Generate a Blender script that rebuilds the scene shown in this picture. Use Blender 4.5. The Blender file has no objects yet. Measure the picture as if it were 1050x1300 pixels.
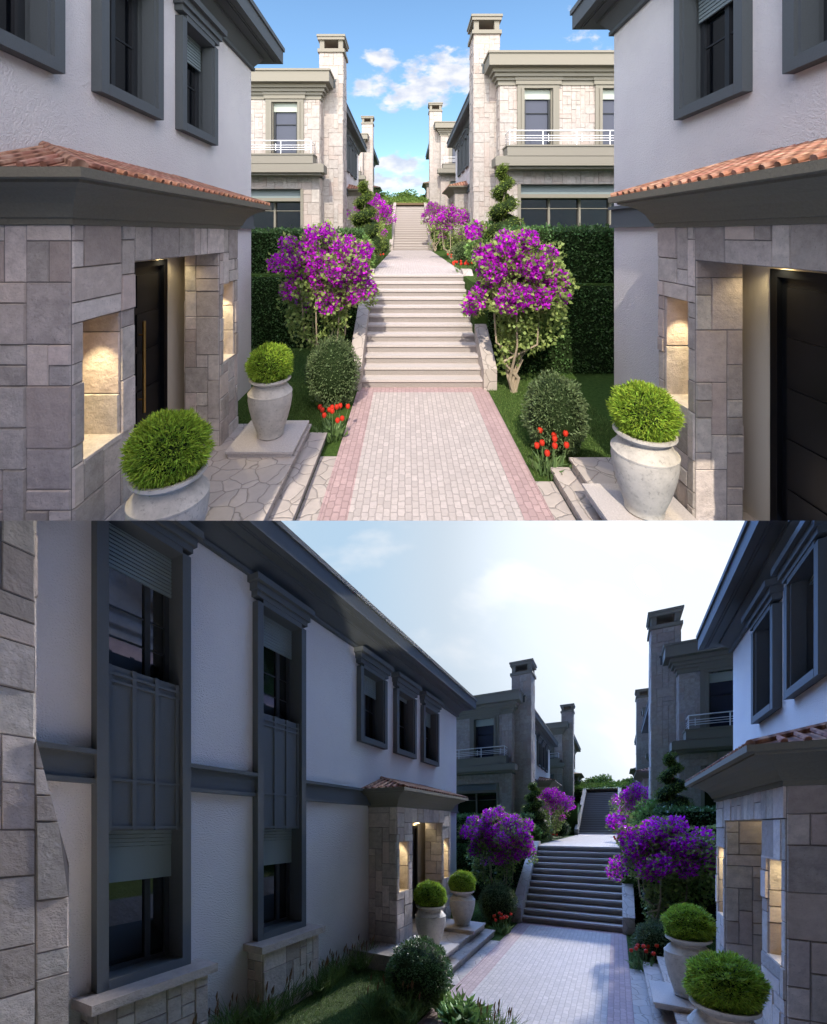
import bpy, bmesh, math, random
import numpy as np
from mathutils import Vector
R = math.radians
random.seed(7)
rng = np.random.default_rng(11)
SC = bpy.context.scene
COL = SC.collection

# ---------------------------------------------------------------- camera, sky, sun, exposure
F = 510.0                                   # focal length in pixels of a 1050 px wide picture
cam = bpy.data.cameras.new('camera'); cam_o = bpy.data.objects.new('camera', cam); COL.objects.link(cam_o)
cam_o.location = (0, 0, 0); cam_o.rotation_euler = (R(90), 0, 0)
cam.sensor_fit = 'HORIZONTAL'; cam.sensor_width = 36; cam.lens = 36 * F / 1050
cam.shift_x = 9 / 1050; cam.shift_y = -353 / 1050
cam.clip_start = 0.05; cam.clip_end = 3000
SC.camera = cam_o
SC.view_settings.view_transform = 'Standard'; SC.view_settings.look = 'None'
SC.view_settings.exposure = 0.6; SC.view_settings.gamma = 1
SC.render.engine = 'CYCLES'
SC.cycles.max_bounces = 7; SC.cycles.diffuse_bounces = 4
SC.cycles.use_denoising = True

SUN_EL, SUN_AZ = 43.0, 6.5                  # behind the camera, a little to the left
sun = bpy.data.lights.new('sun', 'SUN'); sun.energy = 3.0; sun.angle = R(0.5); sun.color = (1, .90, .77)
sun_o = bpy.data.objects.new('sun', sun); COL.objects.link(sun_o)
sd = Vector((-math.sin(R(SUN_AZ)) * math.cos(R(SUN_EL)), -math.cos(R(SUN_AZ)) * math.cos(R(SUN_EL)), math.sin(R(SUN_EL))))
sun_o.rotation_euler = sd.to_track_quat('Z', 'Y').to_euler()

W = bpy.data.worlds.new('World'); SC.world = W; W.use_nodes = True
W.cycles.sampling_method = 'MANUAL'; W.cycles.sample_map_resolution = 2048
def build_world():
    nt = W.node_tree; nt.nodes.clear(); N = nt.nodes.new; L = nt.links.new
    def mth(op, a, b=None, c=None, clamp=False):
        n = N('ShaderNodeMath'); n.operation = op; n.use_clamp = clamp
        for i, v in enumerate((a, b, c)):
            if v is None: continue
            if isinstance(v, (int, float)): n.inputs[i].default_value = v
            else: L(v, n.inputs[i])
        return n.outputs[0]
    def ramp(v, a, b):
        n = N('ShaderNodeMapRange'); n.interpolation_type = 'SMOOTHSTEP'; n.inputs[1].default_value = a; n.inputs[2].default_value = b
        L(v, n.inputs[0]); return n.outputs[0]
    def mix(f, a, b):
        n = N('ShaderNodeMix'); n.data_type = 'RGBA'
        if isinstance(f, (int, float)): n.inputs[0].default_value = f
        else: L(f, n.inputs[0])
        for i, v in ((6, a), (7, b)):
            if isinstance(v, tuple): n.inputs[i].default_value = (*v, 1)
            else: L(v, n.inputs[i])
        return n.outputs[2]
    tc = N('ShaderNodeTexCoord'); sep = N('ShaderNodeSeparateXYZ'); L(tc.outputs['Generated'], sep.inputs[0])
    X, Y, Z = sep.outputs
    # the sky over the upper street
    sky = N('ShaderNodeTexSky'); sky.sky_type = 'NISHITA'; sky.sun_disc = False
    sky.sun_elevation = R(SUN_EL); sky.sun_rotation = R(180 + SUN_AZ); sky.air_density = 1.0; sky.dust_density = .3; sky.ozone_density = 2.0
    sk = N('ShaderNodeVectorMath'); sk.operation = 'SCALE'; L(sky.outputs[0], sk.inputs[0]); sk.inputs[3].default_value = 0.13
    Yc = mth('MAXIMUM', Y, 0.05)
    u = mth('DIVIDE', X, Yc); v = mth('DIVIDE', Z, Yc)
    cmb = N('ShaderNodeCombineXYZ'); L(u, cmb.inputs[0]); L(mth('MULTIPLY', v, 1.7), cmb.inputs[1])
    no = N('ShaderNodeTexNoise'); no.inputs['Scale'].default_value = 13; no.inputs['Detail'].default_value = 9; no.inputs['Roughness'].default_value = .58
    L(cmb.outputs[0], no.inputs['Vector'])
    def blob(cu, cv, ru, rv):
        a = mth('POWER', mth('DIVIDE', mth('SUBTRACT', u, cu), ru), 2)
        b = mth('POWER', mth('DIVIDE', mth('SUBTRACT', v, cv), rv), 2)
        return mth('SUBTRACT', 1, mth('ADD', a, b))
    dens = blob(.04, .365, .20, .06)
    for a in ((-.02, .175, .10, .032), (.12, .40, .12, .075), (-.05, .13, .13, .03), (-.06, .44, .05, .03), (-.45, .44, .05, .012), (.9, .5, .5, .1), (-1.1, .55, .4, .1)):
        dens = mth('MAXIMUM', dens, blob(*a))
    dens = mth('ADD', mth('MULTIPLY', dens, .50), mth('MULTIPLY', mth('SUBTRACT', no.outputs[0], .5), 2.0))
    cl = ramp(dens, .05, .42)
    cmb2 = N('ShaderNodeCombineXYZ'); L(u, cmb2.inputs[0]); L(mth('MULTIPLY', mth('ADD', v, .02), 1.7), cmb2.inputs[1])
    no2 = N('ShaderNodeTexNoise'); no2.inputs['Scale'].default_value = 16; no2.inputs['Detail'].default_value = 6; L(cmb2.outputs[0], no2.inputs['Vector'])
    ccol = mix(ramp(no2.outputs[0], .35, .62), (.46, .50, .60), (.70, .69, .70))
    skc = N('ShaderNodeVectorMath'); skc.operation = 'MULTIPLY'; L(sk.outputs[0], skc.inputs[0]); skc.inputs[1].default_value = (.86, 1.02, 1.04)
    gain = N('ShaderNodeVectorMath'); gain.operation = 'SCALE'; L(skc.outputs[0], gain.inputs[0])
    L(mth('ADD', 1, mth('ADD', mth('MULTIPLY', ramp(mth('SUBTRACT', Z, mth('MULTIPLY', Y, .6)), .0, .6), 1.2), mth('MULTIPLY', ramp(Z, .12, .5), .3))), gain.inputs[3])      # brighter towards the zenith and the sun's side
    warm = N('ShaderNodeMix'); warm.data_type = 'RGBA'; warm.blend_type = 'ADD'; warm.inputs[0].default_value = 1; L(gain.outputs[0], warm.inputs[6])
    wf = N('ShaderNodeVectorMath'); wf.operation = 'SCALE'; wf.inputs[0].default_value = (1.9, 1.36, 1.02); L(ramp(mth('MULTIPLY', Y, -1), -.25, .6), wf.inputs[3]); L(wf.outputs[0], warm.inputs[7])  # warm fill added behind the camera to lift the upper street's shaded walls
    up = mix(mth('MULTIPLY', cl, .93), warm.outputs[2], ccol)
    # the bright back-lit sky that fills the valley the lower street runs down to
    gd = Vector((.60, 1, -.86)).normalized()
    dt = N('ShaderNodeVectorMath'); dt.operation = 'DOT_PRODUCT'; L(tc.outputs['Generated'], dt.inputs[0]); dt.inputs[1].default_value = gd
    d = dt.outputs['Value']
    no3 = N('ShaderNodeTexNoise'); no3.inputs['Scale'].default_value = 5; no3.inputs['Detail'].default_value = 7
    mp = N('ShaderNodeMapping'); mp.inputs['Scale'].default_value = (1, 1, 3.2); L(tc.outputs['Generated'], mp.inputs[0]); L(mp.outputs[0], no3.inputs['Vector'])
    base = mix(ramp(d, .84, .995), (.34, .47, .60), (.50, .55, .605))
    base = mix(mth('MULTIPLY', ramp(no3.outputs[0], .5, .68), .55), base, (.64, .66, .69))
    wide = N('ShaderNodeVectorMath'); wide.operation = 'SCALE'; L(base, wide.inputs[0])
    L(mth('ADD', .95, mth('MULTIPLY', ramp(d, .93, 1.0), .35)), wide.inputs[3])
    disc = ramp(d, math.cos(R(1.1)), math.cos(R(.9)))
    low = mix(disc, wide.outputs[0], (3300, 3100, 2900))
    low = mix(ramp(mth('ABSOLUTE', u), 1.05, 1.5), low, (.36, .80, 2.2))  # unseen sides, blue fill added to cool the lower walls
    low = mix(ramp(mth('DIVIDE', Z, Yc), -.72, -.60), low, (.58, 1.36, 3.7))      # unseen band above the frame, blue fill added for the lower street
    low = mix(ramp(Y, -.3, .25), (.3, .7, 1.9), low)  # blue fill added behind the camera as well
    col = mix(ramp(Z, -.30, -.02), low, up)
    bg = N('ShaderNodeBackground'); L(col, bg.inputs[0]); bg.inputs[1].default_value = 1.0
    out = N('ShaderNodeOutputWorld'); L(bg.outputs[0], out.inputs[0])
build_world()

# ---------------------------------------------------------------- materials
MAT = {}
def mat(name, col, rough=.8, spec=.3, bump=None, var=None, tint=0, translucent=0, metal=0, kind=None, coat=0):
    """col linear RGB; bump=(scale,strength,dist); var=(scale,amount,colour2); tint = per-face random spread"""
    m = bpy.data.materials.new(name); m.use_nodes = True; nt = m.node_tree; N = nt.nodes.new; L = nt.links.new
    b = nt.nodes['Principled BSDF']
    b.inputs['Roughness'].default_value = rough; b.inputs['Specular IOR Level'].default_value = spec; b.inputs['Metallic'].default_value = metal
    b.inputs['Coat Weight'].default_value = coat
    at = N('ShaderNodeAttribute'); at.attribute_name = 'sco'; V = at.outputs['Vector']
    uv = N('ShaderNodeUVMap'); uv.uv_map = 'UVMap'; UV = uv.outputs[0]
    def noise(s, det=4, vec=V, ro=.55):
        n = N('ShaderNodeTexNoise'); n.inputs['Scale'].default_value = s; n.inputs['Detail'].default_value = det; n.inputs['Roughness'].default_value = ro
        L(vec, n.inputs['Vector']); return n.outputs[0]
    def rng_(v, a, b_, lo=0, hi=1):
        n = N('ShaderNodeMapRange'); n.inputs[1].default_value = a; n.inputs[2].default_value = b_; n.inputs[3].default_value = lo; n.inputs[4].default_value = hi
        L(v, n.inputs[0]); return n.outputs[0]
    def mixc(f, a, c, mode='MIX'):
        n = N('ShaderNodeMix'); n.data_type = 'RGBA'; n.blend_type = mode
        if isinstance(f, (int, float)): n.inputs[0].default_value = f
        else: L(f, n.inputs[0])
        for i, v in ((6, a), (7, c)):
            if isinstance(v, tuple): n.inputs[i].default_value = (*v, 1)
            else: L(v, n.inputs[i])
        return n.outputs[2]
    def madd(a, k, c):
        n = N('ShaderNodeMath'); n.operation = 'MULTIPLY_ADD'; L(a, n.inputs[0]); n.inputs[1].default_value = k
        if isinstance(c, (int, float)): n.inputs[2].default_value = c
        else: L(c, n.inputs[2])
        return n.outputs[0]
    rgb = N('ShaderNodeRGB'); rgb.outputs[0].default_value = (*col, 1); C = rgb.outputs[0]
    H = None
    if var: C = mixc(rng_(noise(var[0], 5), .35, .68, 0, var[1]), C, var[2])
    if kind == 'stone':       # cleft limestone: pits, veins
        C = mixc(rng_(noise(9, 8, ro=.7),   .40, .64, 0, .8), C, tuple(c * .66 for c in col))
        C = mixc(rng_(noise(55, 3), .62, .7, 0, .5), C, tuple(c * .42 for c in col))
        H = noise(14, 10, ro=.68)
    if kind == 'crazy':       # broken flagstones
        vo = N('ShaderNodeTexVoronoi'); vo.feature = 'DISTANCE_TO_EDGE'; vo.inputs['Scale'].default_value = 4.4
        mpv = N('ShaderNodeVectorMath'); mpv.operation = 'ADD'; L(UV, mpv.inputs[0])
        nn = N('ShaderNodeTexNoise'); nn.inputs['Scale'].default_value = 4; L(UV, nn.inputs['Vector'])
        sc = N('ShaderNodeVectorMath'); sc.operation = 'SCALE'; sc.inputs[3].default_value = .13; L(nn.outputs['Color'], sc.inputs[0]); L(sc.outputs[0], mpv.inputs[1])
        L(mpv.outputs[0], vo.inputs['Vector'])
        vc = N('ShaderNodeTexVoronoi'); vc.inputs['Scale'].default_value = 4.4; L(mpv.outputs[0], vc.inputs['Vector'])
        sp = N('ShaderNodeSeparateColor'); L(vc.outputs['Color'], sp.inputs[0])
        C = mixc(rng_(sp.outputs[0], 0, 1, 0, .45), C, tuple(c * .66 for c in col))
        C = mixc(rng_(noise(12, 7), .4, .65, 0, .3), C, tuple(c * .7 for c in col))
        C = mixc(rng_(vo.outputs['Distance'], .006, .024, .8, 0), C, (.20, .18, .16))
        H = madd(noise(25, 6), .25, rng_(vo.outputs['Distance'], .01, .06))
    if kind in ('paver', 'paver_pink'):
        br = N('ShaderNodeTexBrick'); br.offset = .5; br.offset_frequency = 2
        br.inputs['Scale'].default_value = 1; br.inputs['Brick Width'].default_value = .125; br.inputs['Row Height'].default_value = .08
        br.inputs['Mortar Size'].default_value = .0065; br.inputs['Mortar Smooth'].default_value = .5; br.inputs['Bias'].default_value = 0
        wv = N('ShaderNodeVectorMath'); wv.operation = 'ADD'; L(UV, wv.inputs[0])
        wn = N('ShaderNodeTexNoise'); wn.inputs['Scale'].default_value = 16; wn.inputs['Detail'].default_value = 1; L(UV, wn.inputs['Vector'])
        ws = N('ShaderNodeVectorMath'); ws.operation = 'SCALE'; ws.inputs[3].default_value = .028; L(wn.outputs['Color'], ws.inputs[0]); L(ws.outputs[0], wv.inputs[1])
        sw = N('ShaderNodeSeparateXYZ'); L(wv.outputs[0], sw.inputs[0]); cb = N('ShaderNodeCombineXYZ'); L(sw.outputs[1], cb.inputs[0]); L(sw.outputs[0], cb.inputs[1])
        L(cb.outputs[0], br.inputs['Vector'])
        br.inputs['Color1'].default_value = (*col, 1); br.inputs['Color2'].default_value = (*[c * .80 for c in col], 1); br.inputs['Mortar'].default_value = (*[c * .68 for c in col], 1)
        C = br.outputs['Color']
        C = mixc(rng_(noise(22, 6), .4, .66, 0, .35), C, tuple(c * .68 for c in col))
        C = mixc(rng_(noise(1.3, 3), .38, .66, 0, .4), C, tuple(c * .75 for c in col))
        H = madd(noise(60, 3), .3, rng_(br.outputs['Fac'], 0, 1, 1, 0))
    if kind == 'tiles':
        wv = N('ShaderNodeTexWave'); wv.wave_type = 'BANDS'; wv.bands_direction = 'X'; wv.inputs['Scale'].default_value = 2.2; wv.inputs['Distortion'].default_value = .4; L(UV, wv.inputs['Vector'])
        w2 = N('ShaderNodeTexWave'); w2.bands_direction = 'Y'; w2.wave_profile = 'SAW'; w2.inputs['Scale'].default_value = 1.5; L(UV, w2.inputs['Vector'])
        C = mixc(rng_(noise(9, 5), .45, .66, 0, .6), C, (.58, .40, .28))
        C = mixc(rng_(wv.outputs['Fac'], 0, .5, .85, 0), C, tuple(c * .4 for c in col))
        H = madd(w2.outputs['Fac'], .5, wv.outputs['Fac'])
    if kind == 'urn':
        C = mixc(rng_(noise(5, 8, ro=.7), .42, .62, 0, .6), C, tuple(c * .6 for c in col))
        C = mixc(rng_(noise(30, 4), .58, .68, 0, .6), C, tuple(c * .5 for c in col)); H = noise(26, 8, ro=.7)
    if kind == 'stone':
        t0 = N('ShaderNodeAttribute'); t0.attribute_name = 'tint'; tf = N('ShaderNodeMath'); tf.operation = 'FRACT'; L(madd(t0.outputs['Fac'], 13.7, 0), tf.inputs[0])
        C = mixc(rng_(tf.outputs[0], .35, 1, 0, .55), C, (col[0] * .86, col[1] * .74, col[2] * .70))
    if tint:
        ta = N('ShaderNodeAttribute'); ta.attribute_name = 'tint'
        hsv = N('ShaderNodeHueSaturation'); L(C, hsv.inputs['Color'])
        L(rng_(ta.outputs['Fac'], 0, 1, 1 - tint, 1 + tint), hsv.inputs['Value'])
        tm = N('ShaderNodeMath'); tm.operation = 'FRACT'; L(madd(ta.outputs['Fac'], 7.31, 0), tm.inputs[0])
        L(rng_(tm.outputs[0], 0, 1, .5 - tint * .035, .5 + tint * .035), hsv.inputs['Hue']); C = hsv.outputs[0]
    if bump and H is None: H = noise(bump[0], 5)
    if H is not None:
        bp = N('ShaderNodeBump'); L(H, bp.inputs['Height']); bp.inputs['Strength'].default_value = bump[1] if bump else .5
        bp.inputs['Distance'].default_value = bump[2] if bump else .01; L(bp.outputs[0], b.inputs['Normal'])
    L(C, b.inputs['Base Color'])
    if translucent:
        tr = N('ShaderNodeBsdfTranslucent'); L(C, tr.inputs[0]); ms = N('ShaderNodeMixShader'); ms.inputs[0].default_value = translucent
        L(b.outputs[0], ms.inputs[1]); L(tr.outputs[0], ms.inputs[2]); L(ms.outputs[0], nt.nodes['Material Output'].inputs[0])
    MAT[name] = m; return m
mat('stucco', (.74, .71, .67), .9, .15, (70, 1.0, .016), (1.1, .5, (.62, .585, .575)))
mat('entry_stucco', (.66, .58, .45), .9, .15, (120, .5, .006))
mat('trim', (.098, .112, .116), .7, .25, (120, .5, .004), (70, .35, (.085, .09, .085)))
mat('fascia_trim', (.20, .188, .15), .7, .3, (260, .2, .002))
mat('stone', (.59, .52, .455), .85, .25, (1, .9, .022), kind='stone', tint=.27)
mat('canopy_trim', (.19, .175, .13), .8, .2, (60, .6, .006), (50, .4, (.13, .12, .09)))  # olive trim with the warm paving bounce put into its colour
mat('mortar', (.20, .18, .165), .95, .1)
mat('mortar_pale', (.38, .335, .295), .95, .1)
mat('stone_pale', (.42, .385, .345), .85, .25, (1, .5, .010), kind='stone', tint=.075)
mat('glass_pane', (.004, .005, .007), .04, 1.0)
MAT['glass_pane'].node_tree.nodes['Principled BSDF'].inputs['IOR'].default_value = 1.9
mat('glass_balcony', (.05, .055, .075), .12, .35)
mat('window_inner', (.03, .035, .038), .5, .3)
mat('shutter', (.19, .235, .23), .55, .3)
mat('shutter_pale', (.36, .40, .34), .55, .3)
mat('black_door', (.004, .0045, .006), .3, .4)
mat('brass', (.50, .28, .08), .3, .5, metal=1)
mat('white_metal', (.75, .76, .76), .4, .4)
mat('clay_tile', (.33, .15, .095), .85, .2, (1, .5, .01), kind='tiles', tint=.25)
mat('grass', (.075, .135, .028), .95, .1, (70, 1.0, .03), (16, .8, (.04, .08, .016)))
mat('grass_blade', (.14, .22, .06), .8, .2, tint=.5, translucent=.25)
mat('soil', (.09, .07, .05), .95, .1, (20, .5, .02))
mat('paver', (.62, .55, .51), .85, .25, (1, .8, .008), kind='paver')
mat('paver_pink', (.56, .40, .385), .85, .25, (1, .8, .008), kind='paver_pink')
mat('flagstone', (.52, .46, .41), .8, .25, (1, .6, .012), kind='crazy')
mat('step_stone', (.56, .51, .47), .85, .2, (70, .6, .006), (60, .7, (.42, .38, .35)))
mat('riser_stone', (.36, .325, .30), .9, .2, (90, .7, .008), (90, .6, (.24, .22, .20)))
mat('urn', (.56, .52, .45), .75, .3, (1, .5, .008), kind='urn')
mat('slate', (.16, .16, .17), .85, .2, (20, .4, .01))
mat('bounce_blue', (.28, .42, .68), .95, .1, (5, .5, .05))  # made-up blue that bounces cool light into the lower street
mat('bark_pale', (.46, .38, .27), .85, .2, (40, .5, .01), (14, .5, (.30, .24, .17)))
mat('bark', (.16, .11, .07), .9, .2, (40, .5, .01))
mat('leaf_lime', (.31, .45, .05), .7, .2, tint=.55, translucent=.35)
mat('leaf_boxwood', (.13, .185, .075), .6, .3, tint=.42, translucent=.2)
mat('leaf_hedge', (.085, .17, .05), .5, .4, tint=.5, translucent=.2)
mat('leaf_laurel', (.19, .32, .09), .75, .15, tint=.45, translucent=.25)
mat('leaf_vine', (.27, .36, .10), .55, .35, tint=.42, translucent=.3)
mat('leaf_spiral', (.14, .20, .03), .65, .3, tint=.45, translucent=.2)
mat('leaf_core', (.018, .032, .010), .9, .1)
mat('leaf_far', (.14, .23, .05), .7, .2, tint=.5, translucent=.25)
mat('bloom_purple', (.66, .03, .70), .8, .05, tint=.4, translucent=.45)
mat('bloom_red', (.72, .035, .02), .5, .3, tint=.25, translucent=.25)
mat('tulip_leaf', (.16, .26, .09), .55, .3, tint=.3, translucent=.25)
mat('seed_head', (.22, .12, .06), .8, .2, tint=.3)
mat('pergola', (.20, .24, .05), .7, .2, (30, .4, .01))
def emis(name, c, s):
    m = bpy.data.materials.new(name); m.use_nodes = True; b = m.node_tree.nodes['Principled BSDF']
    b.inputs['Emission Color'].default_value = (*c, 1); b.inputs['Emission Strength'].default_value = s; MAT[name] = m
emis('lamp_glow', (1, .75, .4), 6)

# ---------------------------------------------------------------- the two streets
# The picture is two views of one garden street, stacked. The upper street is level; the lower street
# is laid out again on a steep falling grade below it, its walls upright and its floors following the grade.
CUT = 364 / F
class Street:
    def __init__(s, cx, cy, cz, yaw, grade, upper, place):
        s.c = (cx, cy, cz); s.co, s.si = math.cos(yaw), math.sin(yaw); s.grade = grade; s.upper = upper; s.place = place
    def T(s, p):
        p = np.asarray(p, float).reshape(-1, 3)
        vx, vy = p[:, 0] - s.c[0], p[:, 1] - s.c[1]
        X = vx * s.co + vy * s.si; Y = -vx * s.si + vy * s.co
        return np.stack([X, Y, p[:, 2] - s.c[2] - s.grade * Y], 1)
UP = Street(-.317, -8.0, 3.07, 0, 0, True, 'in the upper view')
LO = Street(1.055, -11.12, 2.63, math.atan2(266, 510), 751 / F, False, 'in the lower view')
ST = UP

def props(o, label=None, cat=None, group=None, kind=None):
    for k, v in (('label', label), ('category', cat), ('group', group), ('kind', kind)):
        if v: o[k] = v
    return o
class Node:                                    # an object together with its world position (no rotation anywhere)
    def __init__(s, o, loc): s.o, s.loc = o, np.array(loc, float)
def thing(name, base, label, cat, group=None):
    o = bpy.data.objects.new(name, None); COL.objects.link(o); o.empty_display_size = .2
    loc = ST.T([base])[0]; o.location = loc; props(o, label, cat, group)
    return Node(o, loc)

class M:
    def __init__(s): s.v = []; s.f = []; s.t = []; s.m = []
    def poly(s, pts, tint=.5, m=0):
        i = len(s.v); s.v += [tuple(p) for p in pts]; s.f.append(tuple(range(i, i + len(pts)))); s.t.append(tint); s.m.append(m)
    def box(s, x0, x1, y0, y1, z0, z1, tint=.5, fn=None, m=0):
        c = [(x0, y0, z0), (x1, y0, z0), (x1, y1, z0), (x0, y1, z0), (x0, y0, z1), (x1, y0, z1), (x1, y1, z1), (x0, y1, z1)]
        if fn: c = [fn(*p) for p in c]
        i = len(s.v); s.v += c
        for q in ((0, 3, 2, 1), (4, 5, 6, 7), (0, 1, 5, 4), (1, 2, 6, 5), (2, 3, 7, 6), (3, 0, 4, 7)):
            s.f.append(tuple(i + k for k in q)); s.t.append(tint); s.m.append(m)
    def tube(s, pts, rad, n=8, tint=.5):
        pts = [Vector(p) for p in pts]; i0 = len(s.v)
        for k, p in enumerate(pts):
            d = (pts[min(k + 1, len(pts) - 1)] - pts[max(k - 1, 0)]).normalized()
            a = d.orthogonal().normalized() if abs(d.z) < .99 else Vector((1, 0, 0)); a = (Vector((1, 0, 0)) - d * d.x); a = a.normalized() if a.length > .05 else d.orthogonal().normalized()
            b = d.cross(a); r = rad[k] if hasattr(rad, '__len__') else rad
            for j in range(n):
                t = 2 * math.pi * j / n; s.v.append(tuple(p + a * (r * math.cos(t)) + b * (r * math.sin(t))))
        for k in range(len(pts) - 1):
            for j in range(n):
                a = i0 + k * n + j; b = i0 + k * n + (j + 1) % n
                s.f.append((a, b, b + n, a + n)); s.t.append(tint); s.m.append(0)
        s.f.append(tuple(i0 + j for j in range(n))); s.t.append(tint); s.m.append(0)
        s.f.append(tuple(i0 + (len(pts) - 1) * n + j for j in range(n))); s.t.append(tint); s.m.append(0)
    def lathe(s, c, prof, n=40):
        i0 = len(s.v)
        for r, z in prof:
            for j in range(n):
                t = 2 * math.pi * j / n; s.v.append((c[0] + r * math.cos(t), c[1] + r * math.sin(t), c[2] + z))
        for k in range(len(prof) - 1):
            for j in range(n):
                a = i0 + k * n + j; b = i0 + k * n + (j + 1) % n
                s.f.append((a, b, b + n, a + n)); s.t.append(.5); s.m.append(0)
def build_mesh(name, V, faces, mats, tints, mis, parent, smooth=False, quads=False, clip=True):
    V = np.asarray(V, float)
    if len(V) == 0: return None
    Wv = ST.T(V)
    side = Wv[:, 2] + CUT * Wv[:, 1]
    sgn = 1 if ST.upper else -1
    need = clip and (side * sgn < -1e-4).any()
    if need and (side * sgn <= 0).all(): return None
    if quads and need:
        Q = faces; keep = (side[Q].mean(1) * sgn > 0); faces = Q[keep]; tints = np.asarray(tints)[keep]; need = False
        if len(faces) == 0: return None
    me = bpy.data.meshes.new(name)
    base = parent.loc if parent else Wv.mean(0) * 0 + np.array([Wv[:, 0].mean(), Wv[:, 1].mean(), Wv[:, 2].min()])
    me.vertices.add(len(V)); me.vertices.foreach_set('co', (Wv - base).ravel())
    if quads:
        n = len(faces); me.loops.add(4 * n); me.loops.foreach_set('vertex_index', faces.ravel())
        me.polygons.add(n); me.polygons.foreach_set('loop_start', np.arange(n) * 4); me.polygons.foreach_set('loop_total', np.full(n, 4))
        a = me.attributes.new('sco', 'FLOAT_VECTOR', 'POINT'); a.data.foreach_set('vector', V.ravel())
    else:
        tot = [len(f) for f in faces]; me.loops.add(sum(tot)); me.loops.foreach_set('vertex_index', [i for f in faces for i in f])
        me.polygons.add(len(faces)); st = np.cumsum([0] + tot[:-1]); me.polygons.foreach_set('loop_start', st); me.polygons.foreach_set('loop_total', tot)
        me.polygons.foreach_set('material_index', mis)
        a = me.attributes.new('sco', 'FLOAT_VECTOR', 'POINT'); a.data.foreach_set('vector', V.ravel())
        uv = me.uv_layers.new(name='UVMap'); uvd = np.zeros((sum(tot), 2)); k = 0
        for f in faces:
            P = V[list(f)]; nrm = np.zeros(3)
            for i in range(len(f)): nrm += np.cross(P[i] - P[0], P[(i + 1) % len(f)] - P[0])
            nn = np.abs(nrm)
            if nn[2] >= nn[0] * .8 and nn[2] >= nn[1] * .8: q = P[:, [0, 1]]
            elif nn[0] > nn[1]: q = P[:, [1, 2]]
            else: q = P[:, [0, 2]]
            uvd[k:k + len(f)] = q; k += len(f)
        uv.data.foreach_set('uv', uvd.ravel())
    t = me.attributes.new('tint', 'FLOAT', 'FACE'); t.data.foreach_set('value', np.asarray(tints, float))
    for m in mats: me.materials.append(MAT[m])
    me.update(calc_edges=True)
    if need:
        bm = bmesh.new(); bm.from_mesh(me)
        co = Vector((0, 0, 0)) - Vector(base); no = Vector((0, CUT, 1)).normalized()
        bmesh.ops.bisect_plane(bm, geom=bm.verts[:] + bm.edges[:] + bm.faces[:], dist=1e-5, plane_co=co, plane_no=no, clear_inner=ST.upper, clear_outer=not ST.upper)
        bm.to_mesh(me); bm.free(); me.update()
        if len(me.polygons) == 0: return None
    if smooth: me.shade_smooth()
    elif not quads: me.shade_flat()
    o = bpy.data.objects.new(name, me); COL.objects.link(o)
    if parent: o.parent = parent.o; o.location = (0, 0, 0)
    else: o.location = base
    return Node(o, base)
def put(name, m, mats, parent=None, smooth=False, clip=True, **kw):
    if isinstance(mats, str): mats = [mats]
    n = build_mesh(name, m.v, m.f, mats, m.t, m.m, parent, smooth, clip=clip)
    if n and smooth:
        md = n.o.modifiers.new('edges', 'EDGE_SPLIT'); md.split_angle = R(40)
    if n and kw: props(n.o, **kw)
    return n
def leaves(name, pts, dirs, length, width, mt, parent, spread=.6, curl=.25, **kw):
    """many small folded leaves: pts (n,3), dirs (n,3) growing direction"""
    n = len(pts); spread = spread * rng.uniform(.5, 1.5, (n, 1))
    d = dirs + rng.normal(0, 1, (n, 3)) * spread; d /= np.linalg.norm(d, axis=1)[:, None] + 1e-9
    r = rng.normal(0, 1, (n, 3)); s = np.cross(d, r); s /= np.linalg.norm(s, axis=1)[:, None] + 1e-9; u = np.cross(s, d)
    Ls = (length * rng.uniform(.65, 1.25, n))[:, None]; Ws = (width * rng.uniform(.7, 1.2, n))[:, None]
    a = pts; b = pts + d * Ls * .5 + s * Ws * .5 + u * Ls * curl * .3; c = pts + d * Ls - u * Ls * curl * .4; e = pts + d * Ls * .5 - s * Ws * .5 + u * Ls * curl * .3
    V = np.stack([a, b, c, e], 1).reshape(-1, 3); Fc = np.arange(4 * n).reshape(n, 4)
    o = build_mesh(name, V, Fc, [mt], rng.uniform(0, 1, n), None, parent, quads=True)
    if o and kw: props(o.o, **kw)
    return o
def unit(n):
    v = rng.normal(0, 1, (n, 3)); return v / np.linalg.norm(v, axis=1)[:, None]

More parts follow.
